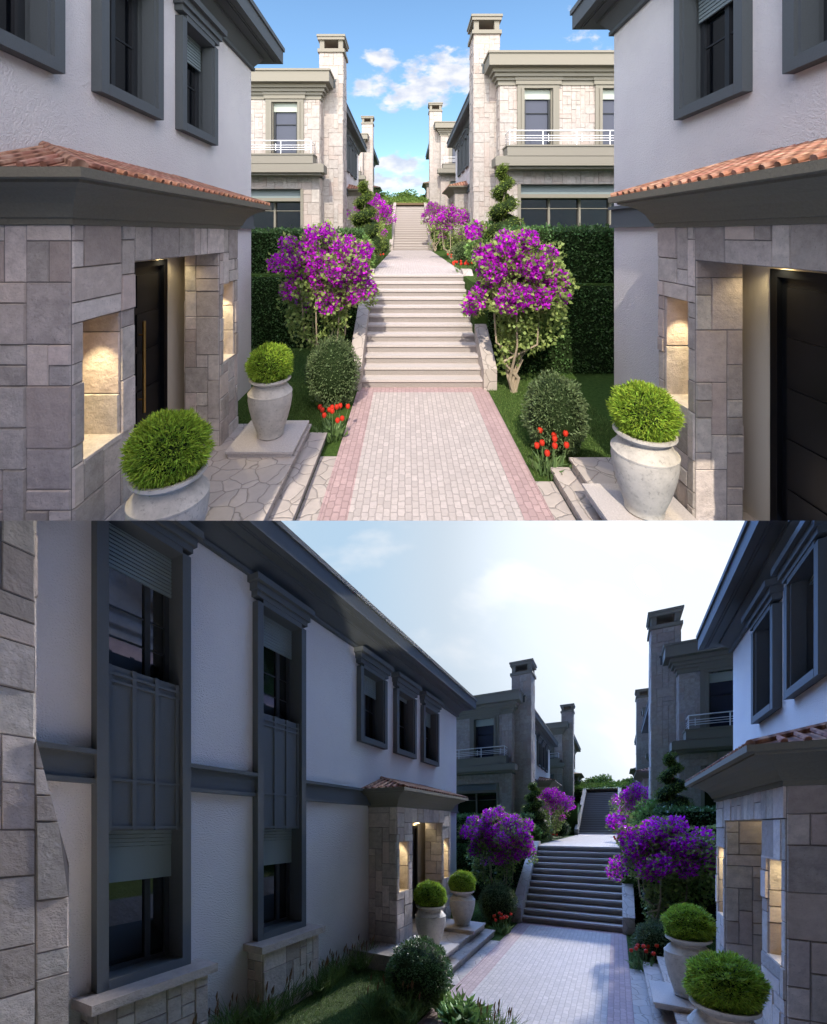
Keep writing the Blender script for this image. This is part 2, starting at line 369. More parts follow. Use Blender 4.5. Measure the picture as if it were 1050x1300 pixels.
# ---------------------------------------------------------------- ashlar walls
def ashlar(m, fn, u0, u1, v0, v1, holes=(), cell=.16, big=(3, 3)):
    """fn(u,v,out)->point. Irregular blocks on a plane, mortar behind."""
    def lines(a, b, extra):
        n = max(1, round((b - a) / cell)); xs = [a + (b - a) * i / n for i in range(n + 1)]
        ex = [e for e in extra if a < e < b]
        xs = [x for x in xs if all(abs(x - e) > cell * .45 for e in ex) or x in (a, b)] + ex
        return sorted(xs)
    us = lines(u0, u1, [h[0] for h in holes] + [h[1] for h in holes]); vs = lines(v0, v1, [h[2] for h in holes] + [h[3] for h in holes])
    nu, nv = len(us) - 1, len(vs) - 1
    used = [[False] * nv for _ in range(nu)]
    for i in range(nu):
        for j in range(nv):
            cu, cv = (us[i] + us[i + 1]) / 2, (vs[j] + vs[j + 1]) / 2
            if any(h[0] < cu < h[1] and h[2] < cv < h[3] for h in holes): used[i][j] = True
            else: m.poly([fn(us[i], vs[j], 0), fn(us[i + 1], vs[j], 0), fn(us[i + 1], vs[j + 1], 0), fn(us[i], vs[j + 1], 0)], .5, 1)
    for j in range(nv):
        for i in range(nu):
            if used[i][j]: continue
            w = random.choice([1, 1, 2, 2, 3][:2 + big[0]]); h = random.choice([1, 2, 2, 3][:1 + big[1]])
            ww = 0
            while ww < w and i + ww < nu and not used[i + ww][j]: ww += 1
            hh = 1
            while hh < h and j + hh < nv and all(not used[i + k][j + hh] for k in range(ww)): hh += 1
            for a in range(ww):
                for b in range(hh): used[i + a][j + b] = True
            A, B, Cc, D = us[i], us[i + ww], vs[j], vs[j + hh]; g = .0035; e = .006; d = random.uniform(.006, .022); t = random.random()
            jit = lambda: random.uniform(-.0025, .0025)
            o = [(A + g, Cc + g), (B - g, Cc + g), (B - g, D - g), (A + g, D - g)]
            q = [(A + g + e, Cc + g + e), (B - g - e, Cc + g + e), (B - g - e, D - g - e), (A + g + e, D - g - e)]
            O = [fn(x, y, .0) for x, y in o]; Q = [fn(x + jit(), y + jit(), d) for x, y in q]
            m.poly(Q, t)
            for k in range(4): m.poly([O[k], O[(k + 1) % 4], Q[(k + 1) % 4], Q[k]], t)

# ---------------------------------------------------------------- houses
def lamp(p, power, size=.05, spot=None):
    l = bpy.data.lights.new('downlight', 'SPOT'); l.energy = power; l.color = (1, .84, .50); l.spot_size = R(spot or 120); l.spot_blend = .6; l.shadow_soft_size = size
    o = bpy.data.objects.new('downlight', l); COL.objects.link(o); return o, ST.T([p])[0]

def house(side, xf, yfar, zg, zs, name, desc, detail=2, L=12.0, near=False, bays=True, lights=True, nearwin=True):
    """Local frame: a = out from the street wall towards the path, b = back from the far corner, z = up."""
    sx = 1 if side < 0 else -1
    SM = ['stone', 'mortar'] if near else ['stone_pale', 'mortar_pale']
    G = lambda a, b, z: (xf + sx * a, yfar - b, zg + z * zs)
    H = thing('stucco_house' if True else name, G(-3, L / 2, 0), desc, 'house', 'villas lining the garden street')
    def bx(m, a0, a1, b0, b1, z0, z1, t=.5, mi=0): m.box(a0, a1, b0, b1, z0, z1, t, G, mi)
    D = 9.0
    P0, P1 = 2.2, 5.07                                         # porch
    wins = [(1.62, 2.63), (3.05, 4.06), (4.48, 5.5)] if nearwin else []
    bay = [(7.05, 8.02), (9.0, 9.95)] if bays else []
    ops = [(b0 + .105, b1 - .105, 4.57, 6.0) for b0, b1 in wins] + [(b0 + .10, b1 - .10, 1.17, 6.0) for b0, b1 in bay] + [(2.85, 3.95, .3, 2.75)]
    # street wall with openings
    m = M(); bl = sorted({0, L} | {x for o in ops for x in o[:2]}); zl = sorted({0, 6.5} | {x for o in ops for x in o[2:]})
    for i in range(len(bl) - 1):
        for j in range(len(zl) - 1):
            cb, cz = (bl[i] + bl[i + 1]) / 2, (zl[j] + zl[j + 1]) / 2
            if any(o[0] < cb < o[1] and o[2] < cz < o[3] for o in ops): continue
            porch = P0 < cb < P1 and cz < 3.2
            m.poly([G(0, bl[i], zl[j]), G(0, bl[i + 1], zl[j]), G(0, bl[i + 1], zl[j + 1]), G(0, bl[i], zl[j + 1])])
    m.poly([G(0, 0, 0), G(-D, 0, 0), G(-D, 0, 6.5), G(0, 0, 6.5)])
    if near: m.poly([G(0, L, 0), G(-D, L, 0), G(-D, L, 6.5), G(0, L, 6.5)])
    m.poly([G(-D, 0, 0), G(-D, L, 0), G(-D, L, 6.5), G(-D, 0, 6.5)])
    bx(m, -1.2, -1.15, .1, L - .8, 0, 6.5)                         # inner partition keeps the rooms dark
    put('wall', m, 'stucco', H)
    # roof: eaves with stepped mouldings, fascia, low hip
    m = M()
    Le = L + .45 if near else L - .42
    bx(m, -D, .06, -.06, Le, 6.33, 6.39); bx(m, -D, .19, -.19, Le, 6.60, 6.64)
    m.poly([G(.03, -.03, 6.39), G(.03, Le, 6.39), G(.17, Le, 6.60), G(.17, -.17, 6.60)]); m.poly([G(.03, -.03, 6.39), G(-D, -.03, 6.39), G(-D, -.17, 6.60), G(.17, -.17, 6.60)])
    bx(m, -D - .5, .50, -.45, Le, 6.64, 6.92); bx(m, -D - .53, .53, -.48, Le + .002, 6.90, 6.98)
    bx(m, .34, .35, -.32, Le - .01, 6.62, 6.65); bx(m, .38, .39, -.36, Le - .01, 6.62, 6.65)
    ev = put('eaves', m, 'trim' if near else 'fascia_trim' if False else 'trim', H)
    m = M(); e = [G(.5, -.45, 6.98), G(.5, Le, 6.98), G(-D - .5, Le, 6.98), G(-D - .5, -.45, 6.98)]; r = [G(-D / 2, 4, 8.1), G(-D / 2, L - 4, 8.1)]
    m.poly([e[0], e[1], r[1], r[0]]); m.poly([e[2], e[3], r[0], r[1]]); m.poly([e[1], e[2], r[1]]); m.poly([e[3], e[0], r[0]])
    put('roof', m, 'clay_tile', H)
    # belt course
    blocks = [(0, P0)] + ([(P1, bay[0][0]), (bay[0][1], bay[1][0]), (bay[1][1], L)] if bays else [(P1, L)])
    for b0, b1 in blocks:
        m = M(); bx(m, 0, .05, b0, b1, 3.22, 3.46); bx(m, 0, .10, b0, b1, 3.46, 3.51); bx(m, 0, .08, b0, b1, 3.17, 3.22)
        put('belt_course', m, 'trim', H)
    # windows
    for k, (b0, b1) in enumerate(wins):
        m = M(); z0, z1 = 4.47, 6.0; f = .105
        bx(m, 0, .105, b0, b0 + f, z0, z1); bx(m, 0, .105, b1 - f, b1, z0, z1); bx(m, 0, .108, b0 + f, b1 - f, z0, z0 + f); bx(m, 0, .103, b0 + f, b1 - f, z1 - .02, z1 + .06)
        bx(m, 0, .115, b0 - .02, b1 + .02, z1 + .06, z1 + .14); bx(m, 0, .15, b0 - .05, b1 + .05, z1 + .14, z1 + .24); bx(m, 0, .21, b0 - .09, b1 + .09, z1 + .24, z1 + .33)
        i0, i1 = b0 + f, b1 - f; zb, zt = z0 + f, z1 - .02
        for q0, q1 in ((i0, i0 + .03), (i1 - .03, i1)): bx(m, -.08, .07, q0, q1, zb, zt)
        bx(m, -.08, .068, i0 + .03, i1 - .03, zb, zb + .03)
        bx(m, -.20, -.0, i0 - .02, i0, zb, zt); bx(m, -.20, -.0, i1, i1 + .02, zb, zt); bx(m, -.20, 0, i0, i1, zb - .02, zb); bx(m, -.20, 0, i0, i1, zt, zt + .02)
        w = put('window', m, 'trim', H)
        if not w: continue
        m = M(); bx(m, -.20, -.15, i0, i0 + .06, zb, zt); bx(m, -.20, -.15, i1 - .06, i1, zb, zt); bx(m, -.20, -.15, (i0 + i1) / 2 - .03, (i0 + i1) / 2 + .03, zb, zt); bx(m, -.19, -.155, i0, i1, zb, zb + .06)
        bx(m, -.187, -.168, i0 + .06, i1 - .06, (zb + zt) / 2 - .01, (zb + zt) / 2 + .01)
        put('sash', m, 'window_inner', w)
        m = M(); m.poly([G(-.18, i0, zb), G(-.18, i1, zb), G(-.18, i1, zt), G(-.18, i0, zt)]); put('pane', m, 'glass_pane', w)
        m = M(); hs = .42 if k != 1 else .12
        for q in range(int(hs / .045)): bx(m, -.13, -.105, i0 + .03, i1 - .03, zt - .045 * (q + 1) + .012, zt - .045 * q)
        put('shutter', m, 'shutter', w)
    for b0, b1 in bay:
        m = M(); z0, z1 = 1.08, 6.0; f = .10
        bx(m, 0, .105, b0, b0 + f, z0, z1); bx(m, 0, .105, b1 - f, b1, z0, z1); bx(m, 0, .108, b0 + f, b1 - f, z0, z0 + f); bx(m, 0, .103, b0 + f, b1 - f, z1 - .02, z1 + .06)
        bx(m, 0, .115, b0 - .02, b1 + .02, z1 + .06, z1 + .14); bx(m, 0, .15, b0 - .05, b1 + .05, z1 + .14, z1 + .24); bx(m, 0, .21, b0 - .09, b1 + .09, z1 + .24, z1 + .33)
        i0, i1 = b0 + f, b1 - f
        for s0, s1 in ((z0 + f, 2.70), (4.42, z1 - .02)):
            bx(m, -.20, 0, i0 - .02, i0, s0, s1); bx(m, -.20, 0, i1, i1 + .02, s0, s1); bx(m, -.20, 0, i0, i1, s0 - .02, s0); bx(m, -.20, 0, i0, i1, s1, s1 + .02)
        w = put('bay_window', m, 'trim', H)
        if not w: continue
        m = M(); bx(m, .0, .04, i0, i1, 2.70, 4.42)                 # ribbed panel between the storeys
        n = 3
        for q in range(n + 1): c = i0 + .03 + (i1 - i0 - .06) * q / n; bx(m, .04, .058, c - .02, c + .02, 2.70, 4.42)
        for z in (2.72, 3.22, 4.24, 4.32): bx(m, .04, .056, i0, i1, z, z + .03)
        put('ribbed_panel', m, 'trim', w)
        m = M()
        for s0, s1 in ((z0 + f, 2.70), (4.42, z1 - .02)):
            bx(m, -.20, -.15, i0, i0 + .05, s0, s1); bx(m, -.20, -.15, i1 - .05, i1, s0, s1); bx(m, -.20, -.15, i0 + .05, i1 - .05, s0, s0 + .05)
            bx(m, -.20, -.152, i0 + .28 * (i1 - i0), i0 + .28 * (i1 - i0) + .06, s0, s1)
        for q in (1, 2): z = 4.47 + q * .33; bx(m, -.19, -.165, i0, i1, z, z + .014)
        put('sash', m, 'window_inner', w)
        m = M()
        for s0, s1 in ((z0 + f, 2.70), (4.42, z1)): m.poly([G(-.18, i0, s0), G(-.18, i1, s0), G(-.18, i1, s1), G(-.18, i0, s1)])
        put('pane', m, 'glass_pane', w)
        m = M()
        for q in range(11): bx(m, -.13, -.105, i0, i1, z1 - .045 * (q + 1) + .012, z1 - .045 * q)
        put('shutter', m, 'shutter', w); m = M()
        for q in range(4): bx(m, -.13, -.105, i0, i1, 2.70 - .045 * (q + 1) + .004, 2.70 - .045 * q)
        bx(m, -.13, -.11, i0, i1, 2.14, 2.52)
        put('shutter', m, 'shutter', w)
        if detail > 1:
            m = M(); bx(m, .0, .36, b0 - .16, b1 + .16, .98, 1.08)
            fn = lambda u, v, o: G(.28 + o, u, v); ashlar(m, fn, b0 - .08, b1 + .08, 0, .98, cell=.15)
            for bb, d in ((b0 - .08, -1), (b1 + .08, 1)): ashlar(m, lambda u, v, o: G(u, bb + d * o, v), 0, .28, 0, .98, cell=.14)
            put('stone_plinth', m, SM, H)
    # porch: stone front with a wide opening and two lit niches
    O0, O1, OT = 2.75, 4.40, 2.82
    niches = [(P0 + .10, P0 + .46, 1.36, 2.41), (P1 - .50, P1 - .10, 1.36, 2.41)]
    m = M(); A0, A1 = .20, .65; cell = .15 if detail > 1 else .32
    holes = [(O0, O1, .0, OT)] + niches
    ashlar(m, lambda u, v, o: G(A1 + o, u, v), P0, P1, 0, 3.17, holes, cell)
    if detail > 1:
        ashlar(m, lambda u, v, o: G(u, P1 + o, v), 0, A1, 0, 3.17, (), .15)
        ashlar(m, lambda u, v, o: G(u, P0 - o, v), 0, A1, 0, 3.17, (), .15)
        ashlar(m, lambda u, v, o: G(u, O0 + o, v), A0, A1, 0, OT, (), .17)
        ashlar(m, lambda u, v, o: G(u, O1 - o, v), A0, A1, 0, OT, (), .17)
        ashlar(m, lambda u, v, o: G(A0 - o, u, v), P0, O0, 0, OT, (), .3); ashlar(m, lambda u, v, o: G(A0 - o, u, v), O1, P1, 0, OT, (), .3)
        for n0, n1, q0, q1 in niches:
            for c, d in ((n0, 1), (n1, -1)): ashlar(m, lambda u, v, o: G(u, c + d * o, v), A0 + .04, A1, q0, q1, (), .17)
            ashlar(m, lambda u, v, o: G(A0 + .04 + o, u, v), n0, n1, q0, q1, (), .17)
            bx(m, A0 + .04, A1 + .012, n0, n1, q0 - .03, q0 + .012, .95); bx(m, A0 + .04, A1, n0, n1, q1, q1 + .02, .2)
    else:
        for c in ((P0, P0), (P1, P1), (O0, O0), (O1, O1)): m.poly([G(0, c[0], 0), G(A1, c[0], 0), G(A1, c[0], 3.17), G(0, c[0], 3.17)])
    m.poly([G(A0, O0, OT), G(A1, O0, OT), G(A1, O1, OT), G(A0, O1, OT)], .4)
    m.poly([G(0, P0, OT + .04), G(A1, P0, OT + .04), G(A1, P1, OT + .04), G(0, P1, OT + .04)], .4)
    put('porch', m, SM, H)
    m = M(); bx(m, .0, .012, P0 + .02, 2.85, .3, OT); bx(m, .0, .012, 3.95, P1 - .02, .3, OT); bx(m, 0, .012, 2.85, 3.95, 2.75, OT)
    put('entry_wall', m, 'entry_stucco', H)
    m = M(); prof = [(.0, 3.13), (.035, 3.14), (.035, 3.185), (.055, 3.19), (.07, 3.23), (.10, 3.29), (.15, 3.345), (.22, 3.385), (.30, 3.41), (.30, 3.43), (.37, 3.435), (.37, 3.50), (.34, 3.505)]
    rings = [[G(-.0, P0 - o, z), G(A1 + o, P0 - o, z), G(A1 + o, P1 + o, z), G(0, P1 + o, z)] for o, z in prof]
    for a, b in zip(rings, rings[1:]):
        for k in range(3): m.poly([a[k], a[k + 1], b[k + 1], b[k]])
    m.poly(rings[0])
    cn = put('canopy', m, 'canopy_trim', H)
    if cn:
        m = M(); o, z = .34, 3.507; R0 = [G(0, P0 - o, z), G(A1 + o, P0 - o, z), G(A1 + o, P1 + o, z), G(0, P1 + o, z)]; zr = 3.82; Q = [G(.0, P0 + .5, zr), G(0, P1 - .5, zr)]
        m.poly([R0[1], R0[2], Q[1], Q[0]]); m.poly([R0[0], R0[1], Q[0]]); m.poly([R0[2], R0[3], Q[1]])
        if detail > 1:
            ba, bb_ = P0 - o, P1 + o; nr = 30
            for q in range(nr + 1):
                b = ba + .05 + (bb_ - ba - .1) * q / nr; fr = min(1, (b - ba) / (.5 + o), (bb_ - b) / (.5 + o)); aE = A1 + o
                if fr < .06: continue
                m.tube([G(aE + .015, b, z + .008), G(aE * (1 - fr), b, z + (zr - z) * fr + .012)], .025, 8, random.random())
            for sgn, bs in ((1, ba), (-1, bb_)):
                for q in range(1, 6):
                    a_ = aE * (q / 6.5); fr = 1 - a_ / aE
                    m.tube([G(a_, bs - sgn * .01, z + .008), G(a_, bs + sgn * fr * (.5 + o), z + (zr - z) * fr + .012)], .025, 8, random.random())
            for qq in (0, 1): m.tube([R0[1 + qq], Q[qq]], .045, 8)
        put('canopy_roof', m, 'clay_tile', cn)
    m = M(); bx(m, -.06, -.02, 2.90, 3.90, .3, 2.70); 
    for q in range(5): bx(m, -.02, -.005, 2.98, 3.38, .42 + q * .45, .42 + q * .45 + .37); bx(m, -.02, -.005, 3.45, 3.82, .42 + q * .45, .42 + q * .45 + .37)
    for b0, b1, q0, q1 in ((2.85, 2.92, .3, 2.75), (3.88, 3.95, .3, 2.75), (2.92, 3.88, 2.68, 2.75)): bx(m, -.10, .03, b0, b1, q0, q1)
    dr = put('door', m, 'black_door', H)
    if dr and detail > 1 and side < 0:
        m = M(); m.tube([G(.05, 3.34, 1.0), G(.05, 3.34, 2.06)], .018, 10); 
        for z in (1.15, 1.9): m.tube([G(-.02, 3.34, z), G(.05, 3.34, z)], .01, 6)
        put('handle', m, 'brass', dr, smooth=True)
    if lights and detail > 1:
        for n0, n1, q0, q1 in niches:
            c = G((A0 + A1) / 2 + .08, (n0 + n1) / 2, q1 - .03); w = ST.T([c])[0]
            if (w[2] + CUT * w[1]) * (1 if ST.upper else -1) <= 0: continue
            o, loc = lamp(c, NICHE_W, .01, 74); m = M(); m.lathe((c[0], c[1], c[2] + .012), [(.0, .0), (.028, .0), (.034, .018)], 16); f = put('downlight', m, 'lamp_glow', H)
            if f: o.parent = H.o; o.location = loc - H.loc
        for bb in (3.0, 4.1):
            c = G(.10, bb, OT - .03); w = ST.T([c])[0]
            if (w[2] + CUT * w[1]) * (1 if ST.upper else -1) <= 0: continue
            o, loc = lamp(c, ENTRY_W, .03, 150); o.parent = H.o; o.location = loc - H.loc
            m = M(); m.lathe((c[0], c[1], c[2] + .015), [(0, 0), (.04, 0), (.045, .018)], 16); put('downlight', m, 'lamp_glow', H)
    # chimney at the near end of the street wall
    cb0, cb1 = L - 1.35, L - .45
    m = M(); top = 8.0; ca0, ca1 = -.1, .78; cl = .17 if detail > 1 else .3
    ashlar(m, lambda u, v, o: G(ca1 + o, u, v), cb0, cb1, 0, top, (), cl); ashlar(m, lambda u, v, o: G(u, cb1 + o, v), ca0, ca1, 0, top, (), cl)
    ashlar(m, lambda u, v, o: G(u, cb0 - o, v), ca0, ca1, 0, top, (), cl * 1.4); ashlar(m, lambda u, v, o: G(ca0 - o, u, v), cb0, cb1, 5.5, top, (), cl * 1.4)
    ch = put('chimney', m, SM, H)
    if near and not ST.upper:       # battered foot of the near chimney
        m = M(); q = [(cb0, 3.4), (cb0 - .20, 2.45), (cb0 - .20, 0), (cb0, 0)]
        ashlar(m, lambda u, v, o: G(ca1 + o, cb0 - u * (min(1, max(0, (3.4 - v) / .95))), v), 0, .20, 0, 3.38, (), .2)
        m.poly([G(0, cb0 - .2, 0), G(ca1, cb0 - .2, 0), G(ca1, cb0 - .2, 2.45), G(0, cb0 - .2, 2.45)]); m.poly([G(0, cb0 - .2, 2.45), G(ca1, cb0 - .2, 2.45), G(ca1, cb0, 3.4), G(0, cb0, 3.4)])
        put('chimney_foot', m, SM, H)
    if ch:
        m = M(); bx(m, ca0 - .07, ca1 + .07, cb0 - .07, cb1 + .07, top, top + .13); bx(m, ca0 - .07, ca1 + .07, cb0 - .07, cb1 + .07, top + .47, top + .62)
        bx(m, ca0 - .10, ca1 + .10, cb0 - .10, cb1 + .10, top + .58, top + .66)
        for a in (ca0, ca1 - .17):
            for b in (cb0, cb1 - .17): bx(m, a, a + .17, b, b + .17, top + .13, top + .47)
        bx(m, ca0 + .1, ca1 - .1, cb0 + .2, cb1 - .3, top + .13, top + .3)
        put('chimney_cap', m, 'fascia_trim', ch)
    if near: return H
    # near gable: stone, balcony, glazed ground floor
    e = L
    dw = [(-1.76, -.80), (-4.36, -3.40)] ; hol = [(a, b, 3.9, 5.95) for a, b in dw] + [(-8.6, -.65, 0, 2.75)]
    m = M(); ashlar(m, lambda u, v, o: G(u, e + .01 + o, v), -D, 0, 0, 6.3, hol, .15 if detail > 1 else .34)
    ashlar(m, lambda u, v, o: G(.01 + o, u, v), e - .45, e, 0, 6.3, (), .15 if detail > 1 else .34)
    put('stone_gable', m, SM, H)
    m = M()
    for a, z0, z1 in ((.06, 6.05, 6.2), (.12, 6.2, 6.3), (.20, 6.3, 6.42), (.28, 6.42, 6.55)): bx(m, -D, a, e - .3, e + a, z0, z1)
    bx(m, -D - .5, .44, e - .35, e + .50, 6.55, 6.93); bx(m, -D - .5, .48, e - .35, e + .54, 6.93, 7.0)
    put('cornice', m, 'fascia_trim', H)
    for a0, a1 in dw:
        m = M(); bx(m, a0 - .22, a0, e, e + .08, 3.92, 5.95); bx(m, a1, a1 + .22, e, e + .08, 3.92, 5.95); bx(m, a0 - .22, a1 + .22, e, e + .083, 5.95, 6.06); bx(m, a0 - .28, a1 + .28, e, e + .12, 6.06, 6.2); bx(m, a0 - .32, a1 + .32, e, e + .15, 6.2, 6.34)
        bx(m, a0 - .09, a0, e + .08, e + .12, 3.92, 5.95); bx(m, a1, a1 + .09, e + .08, e + .12, 3.92, 5.95)
        bx(m, a0, a0 + .04, e - .2, e, 3.92, 5.95); bx(m, a1 - .04, a1, e - .2, e, 3.92, 5.95)
        w = put('balcony_door', m, 'fascia_trim', H)
        m = M(); m.poly([G(a0, e - .15, 3.9), G(a1, e - .15, 3.9), G(a1, e - .15, 5.95), G(a0, e - .15, 5.95)]); put('pane', m, 'glass_balcony', w)
        m = M(); bx(m, a0 + .04, a1 - .04, e - .1, e - .07, 5.62, 5.95); put('shutter', m, 'shutter_pale', w)
        m = M(); bx(m, a0 + .04, a0 + .10, e - .14, e - .09, 3.92, 5.62); bx(m, a1 - .1, a1 - .04, e - .14, e - .09, 3.92, 5.62); bx(m, a0 + .04, a1 - .04, e - .145, e - .1, 5.15, 5.17); put('sash', m, 'window_inner', w)
    m = M(); bx(m, -D, .27, e, e + .62, 3.28, 3.56); bx(m, -D, .22, e, e + .56, 3.56, 3.60); bx(m, -D, -.12, e, e + .58, 3.60, 3.92); bx(m, -D, -.09, e, e + .61, 3.90, 3.95)
    bx(m, -D, .15, e, e + .5, 3.2, 3.28)
    bc = put('balcony', m, 'fascia_trim', H)
    m = M(); y = e + .52
    for z in (4.10, 4.18, 4.26, 4.42): 
        m.tube([G(-D, y, z), G(-.2, y, z)], .011 if z < 4.4 else .018, 6); m.tube([G(-.2, y, z), G(-.2, e, z)], .011 if z < 4.4 else .018, 6)
    for k in range(0, 9): m.tube([G(-.2 - k * 1.08, y, 3.95), G(-.2 - k * 1.08, y, 4.43)], .018, 6)
    for k in range(0, 9): m.tube([G(-.38 - k * 1.08, y, 4.06), G(-.38 - k * 1.08, y, 4.32)], .012, 6)
    put('railing', m, 'white_metal', bc)
    m = M(); bx(m, -8.6, -.65, e - .45, e - .40, 0, 2.75); 
    g = put('ground_floor_glazing', m, 'glass_pane', H)
    m = M(); bx(m, -8.6, -.65, e - .42, e + .02, 2.30, 2.42); 
    for k in range(8): bx(m, -.75 - k * 1.05, -.68 - k * 1.05, e - .40, e - .30, 0, 2.3)
    bx(m, -8.6, -.65, e - .40, e - .33, 1.95, 1.98); bx(m, -.70, -.60, e - .40, e + .06, 0, 2.75)
    put('glazing_frame', m, 'fascia_trim', g)
    m = M(); bx(m, -8.6, -.65, e - .41, e - .2, 2.42, 2.75); put('glazing_blind', m, 'shutter', g)
    return H

# ---------------------------------------------------------------- plants and pots
def ball(name, c, rx, rz, n, mt, ln, wd, label, cat, group=None, flat=0, core=.8, squash=None, spread=.55):
    t = thing(name, (c[0], c[1], c[2] - rz), label, cat, group)
    d = unit(n); rad = 1 - np.abs(rng.normal(0, .10, n)); k = 1 + .07 * np.sin(d[:, 0] * 8 + c[0] * 3) * np.cos(d[:, 2] * 7 + c[1]) + .05 * np.sin(d[:, 1] * 13 + d[:, 2] * 9 + c[0])
    if squash:                                    # boxy / egg outline
        d2 = np.sign(d) * np.abs(d) ** squash; d2 /= (np.abs(d2) ** 2).sum(1)[:, None] ** .5; dd = d2 * .5 + d * .5
    else: dd = d
    p = np.array(c) + dd * np.array([rx, rx, rz]) * (rad * k)[:, None]
    o = leaves('foliage', p, d, ln, wd, mt, t, spread)
    m = M(); prof = [(max(.001, math.sin(math.pi * i / 10)) * rx * core, -math.cos(math.pi * i / 10) * rz * core) for i in range(11)]
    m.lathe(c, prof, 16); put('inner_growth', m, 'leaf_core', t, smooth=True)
    return t
def urn(x, y, z, label, plant_label, h=.78, s=1.0, n=11000):
    prof = [(0, 0), (.17, 0), (.19, .02), (.185, .05), (.20, .09), (.25, .22), (.295, .38), (.315, .50), (.312, .57), (.318, .575), (.318, .59), (.300, .60), (.27, .645), (.225, .68), (.215, .70), (.235, .72), (.285, .745), (.30, .76), (.295, .785), (.265, .785), (.25, .74), (0, .73)]
    m = M(); m.lathe((x, y, z), [(r * s, q * h / .785) for r, q in prof], 56)
    o = put('stone_urn', m, 'urn', smooth=True, label=label, cat='urn', group='stone urns with clipped bushes')
    zt = z + h * .97
    ball('topiary_ball', (x, y, zt + .19), .305 * s, .275 * s, n, 'leaf_lime', .048, .0095, plant_label, 'shrub', 'clipped bushes in the urns', core=.82, spread=.5)
    return o
def tulips(x, y, z, label, nf=9, s=1.0, r=.17):
    t = thing('tulip_clump', (x, y, z), label, 'flowers', 'tulip clumps beside the path')
    ml = M(); hd = []
    for i in range(nf):
        a = i * 2.4; q = r * math.sqrt((i + .5) / nf); px, py = x + q * math.cos(a), y + q * math.sin(a); h = s * random.uniform(.30, .44)
        hx, hy = px + (px - x) * .5, py + (py - y) * .5
        ml.tube([(px, py, z), ((px + hx) / 2, (py + hy) / 2, z + h * .6), (hx, hy, z + h)], .005, 5)
        m = M(); m.lathe((hx, hy, z + h), [(0.004, 0), (.024, .008), (.034, .03), (.034, .05), (.024, .07), (.012, .074), (.020, .05), (0, .03)], 10)
        put('flower', m, 'bloom_red', t, smooth=True)
    put('stems', ml, 'tulip_leaf', t)
    n = 46; ang = rng.uniform(0, 2 * math.pi, n); rr = rng.uniform(.02, r, n)
    p = np.stack([x + rr * np.cos(ang), y + rr * np.sin(ang), np.full(n, z)], 1); d = np.stack([np.cos(ang) * .55, np.sin(ang) * .55, np.ones(n)], 1)
    leaves('leaf_blades', p, d, .24 * s, .045 * s, 'tulip_leaf', t, .15, .5)
    return t
def bougainvillea(x, y, z, w, h, label, seed, nl=5200, nb=7000, lean=0, trunk_h=.9):
    r = np.random.default_rng(seed); t = thing('bougainvillea', (x, y, z), label, 'flowering shrub', 'purple bougainvilleas by the stairs')
    m = M(); rn = random.Random(seed)
    cz = z + trunk_h + (h - trunk_h) * .5
    for k in range(6):
        a = k * 1.05 + .3; tx, ty = x + math.cos(a) * w * .20 + lean * .5, y + math.sin(a) * w * .2
        b = [(x + .03 * math.cos(a), y + .03 * math.sin(a), z), (x + .10 * math.cos(a * 2 + 1), y + .05 * math.sin(a), z + trunk_h * .35), (x + w * (.07 + .03 * (k % 3)) * math.cos(a + .9 * k), y + w * .1 * math.sin(a), z + trunk_h * .8), (tx, ty, z + trunk_h * 1.25), (tx + .1 * math.cos(a), ty, cz + .3)]
        m.tube(b, [.055 if k < 2 else .035, .035, .026, .018, .008], 8)
    put('trunk', m, 'bark_pale', t, smooth=True)
    # leaf clumps in an irregular drooping crown
    nc = 120; cs = []
    while len(cs) < nc:
        q = r.uniform(-1, 1, 3); q[2] = q[2] if q[2] > -.5 or r.random() < .6 else -1.25 + .7 * r.random()
        rad = math.sqrt(q[0] ** 2 + q[1] ** 2); lim = math.sqrt(max(0, 1 - min(1, abs(q[2])) ** 3)) if q[2] > 0 else max(.30, 1 + q[2] * .62)
        if rad < lim and (rad > lim * .45 or q[2] > .4 or q[2] < -.6): cs.append(q)
    cs = np.array(cs); lump = 1 + .20 * np.sin(cs[:, 0] * 4.1 + seed) * np.cos(cs[:, 2] * 3.3 + seed * .7) + r.normal(0, .07, nc); cs = cs * lump[:, None]; C = np.array([x + lean, y, cz]) + cs * np.array([w * .5 - .08, w * .36, (h - trunk_h) * .5])
    def cloud(ids, n, sg):
        k = r.choice(ids, n); off = r.normal(0, 1, (n, 3)); off *= (r.uniform(.3, 1, n) ** .5 * sg / np.linalg.norm(off, axis=1))[:, None]
        p = C[k] + off; d = off + .4 * (p - np.array([x + lean, y, cz])) ; d[:, 2] += .02; return p, d / (np.linalg.norm(d, axis=1)[:, None] + 1e-6)
    allid = np.arange(nc); up = allid[(cs[:, 2] + r.normal(0, .38, nc)) > .08]; extra = r.choice(allid[cs[:, 2] > -.35], 5)
    p, d = cloud(allid, nl, w * .11); leaves('leaves', p, d, .085, .075, 'leaf_vine', t, .6, .35)
    p, d = cloud(np.concatenate([up, extra]), nb, w * .085)
    leaves('blossom', p + d * .035, d, .062, .060, 'bloom_purple', t, .8, .5)
    return t
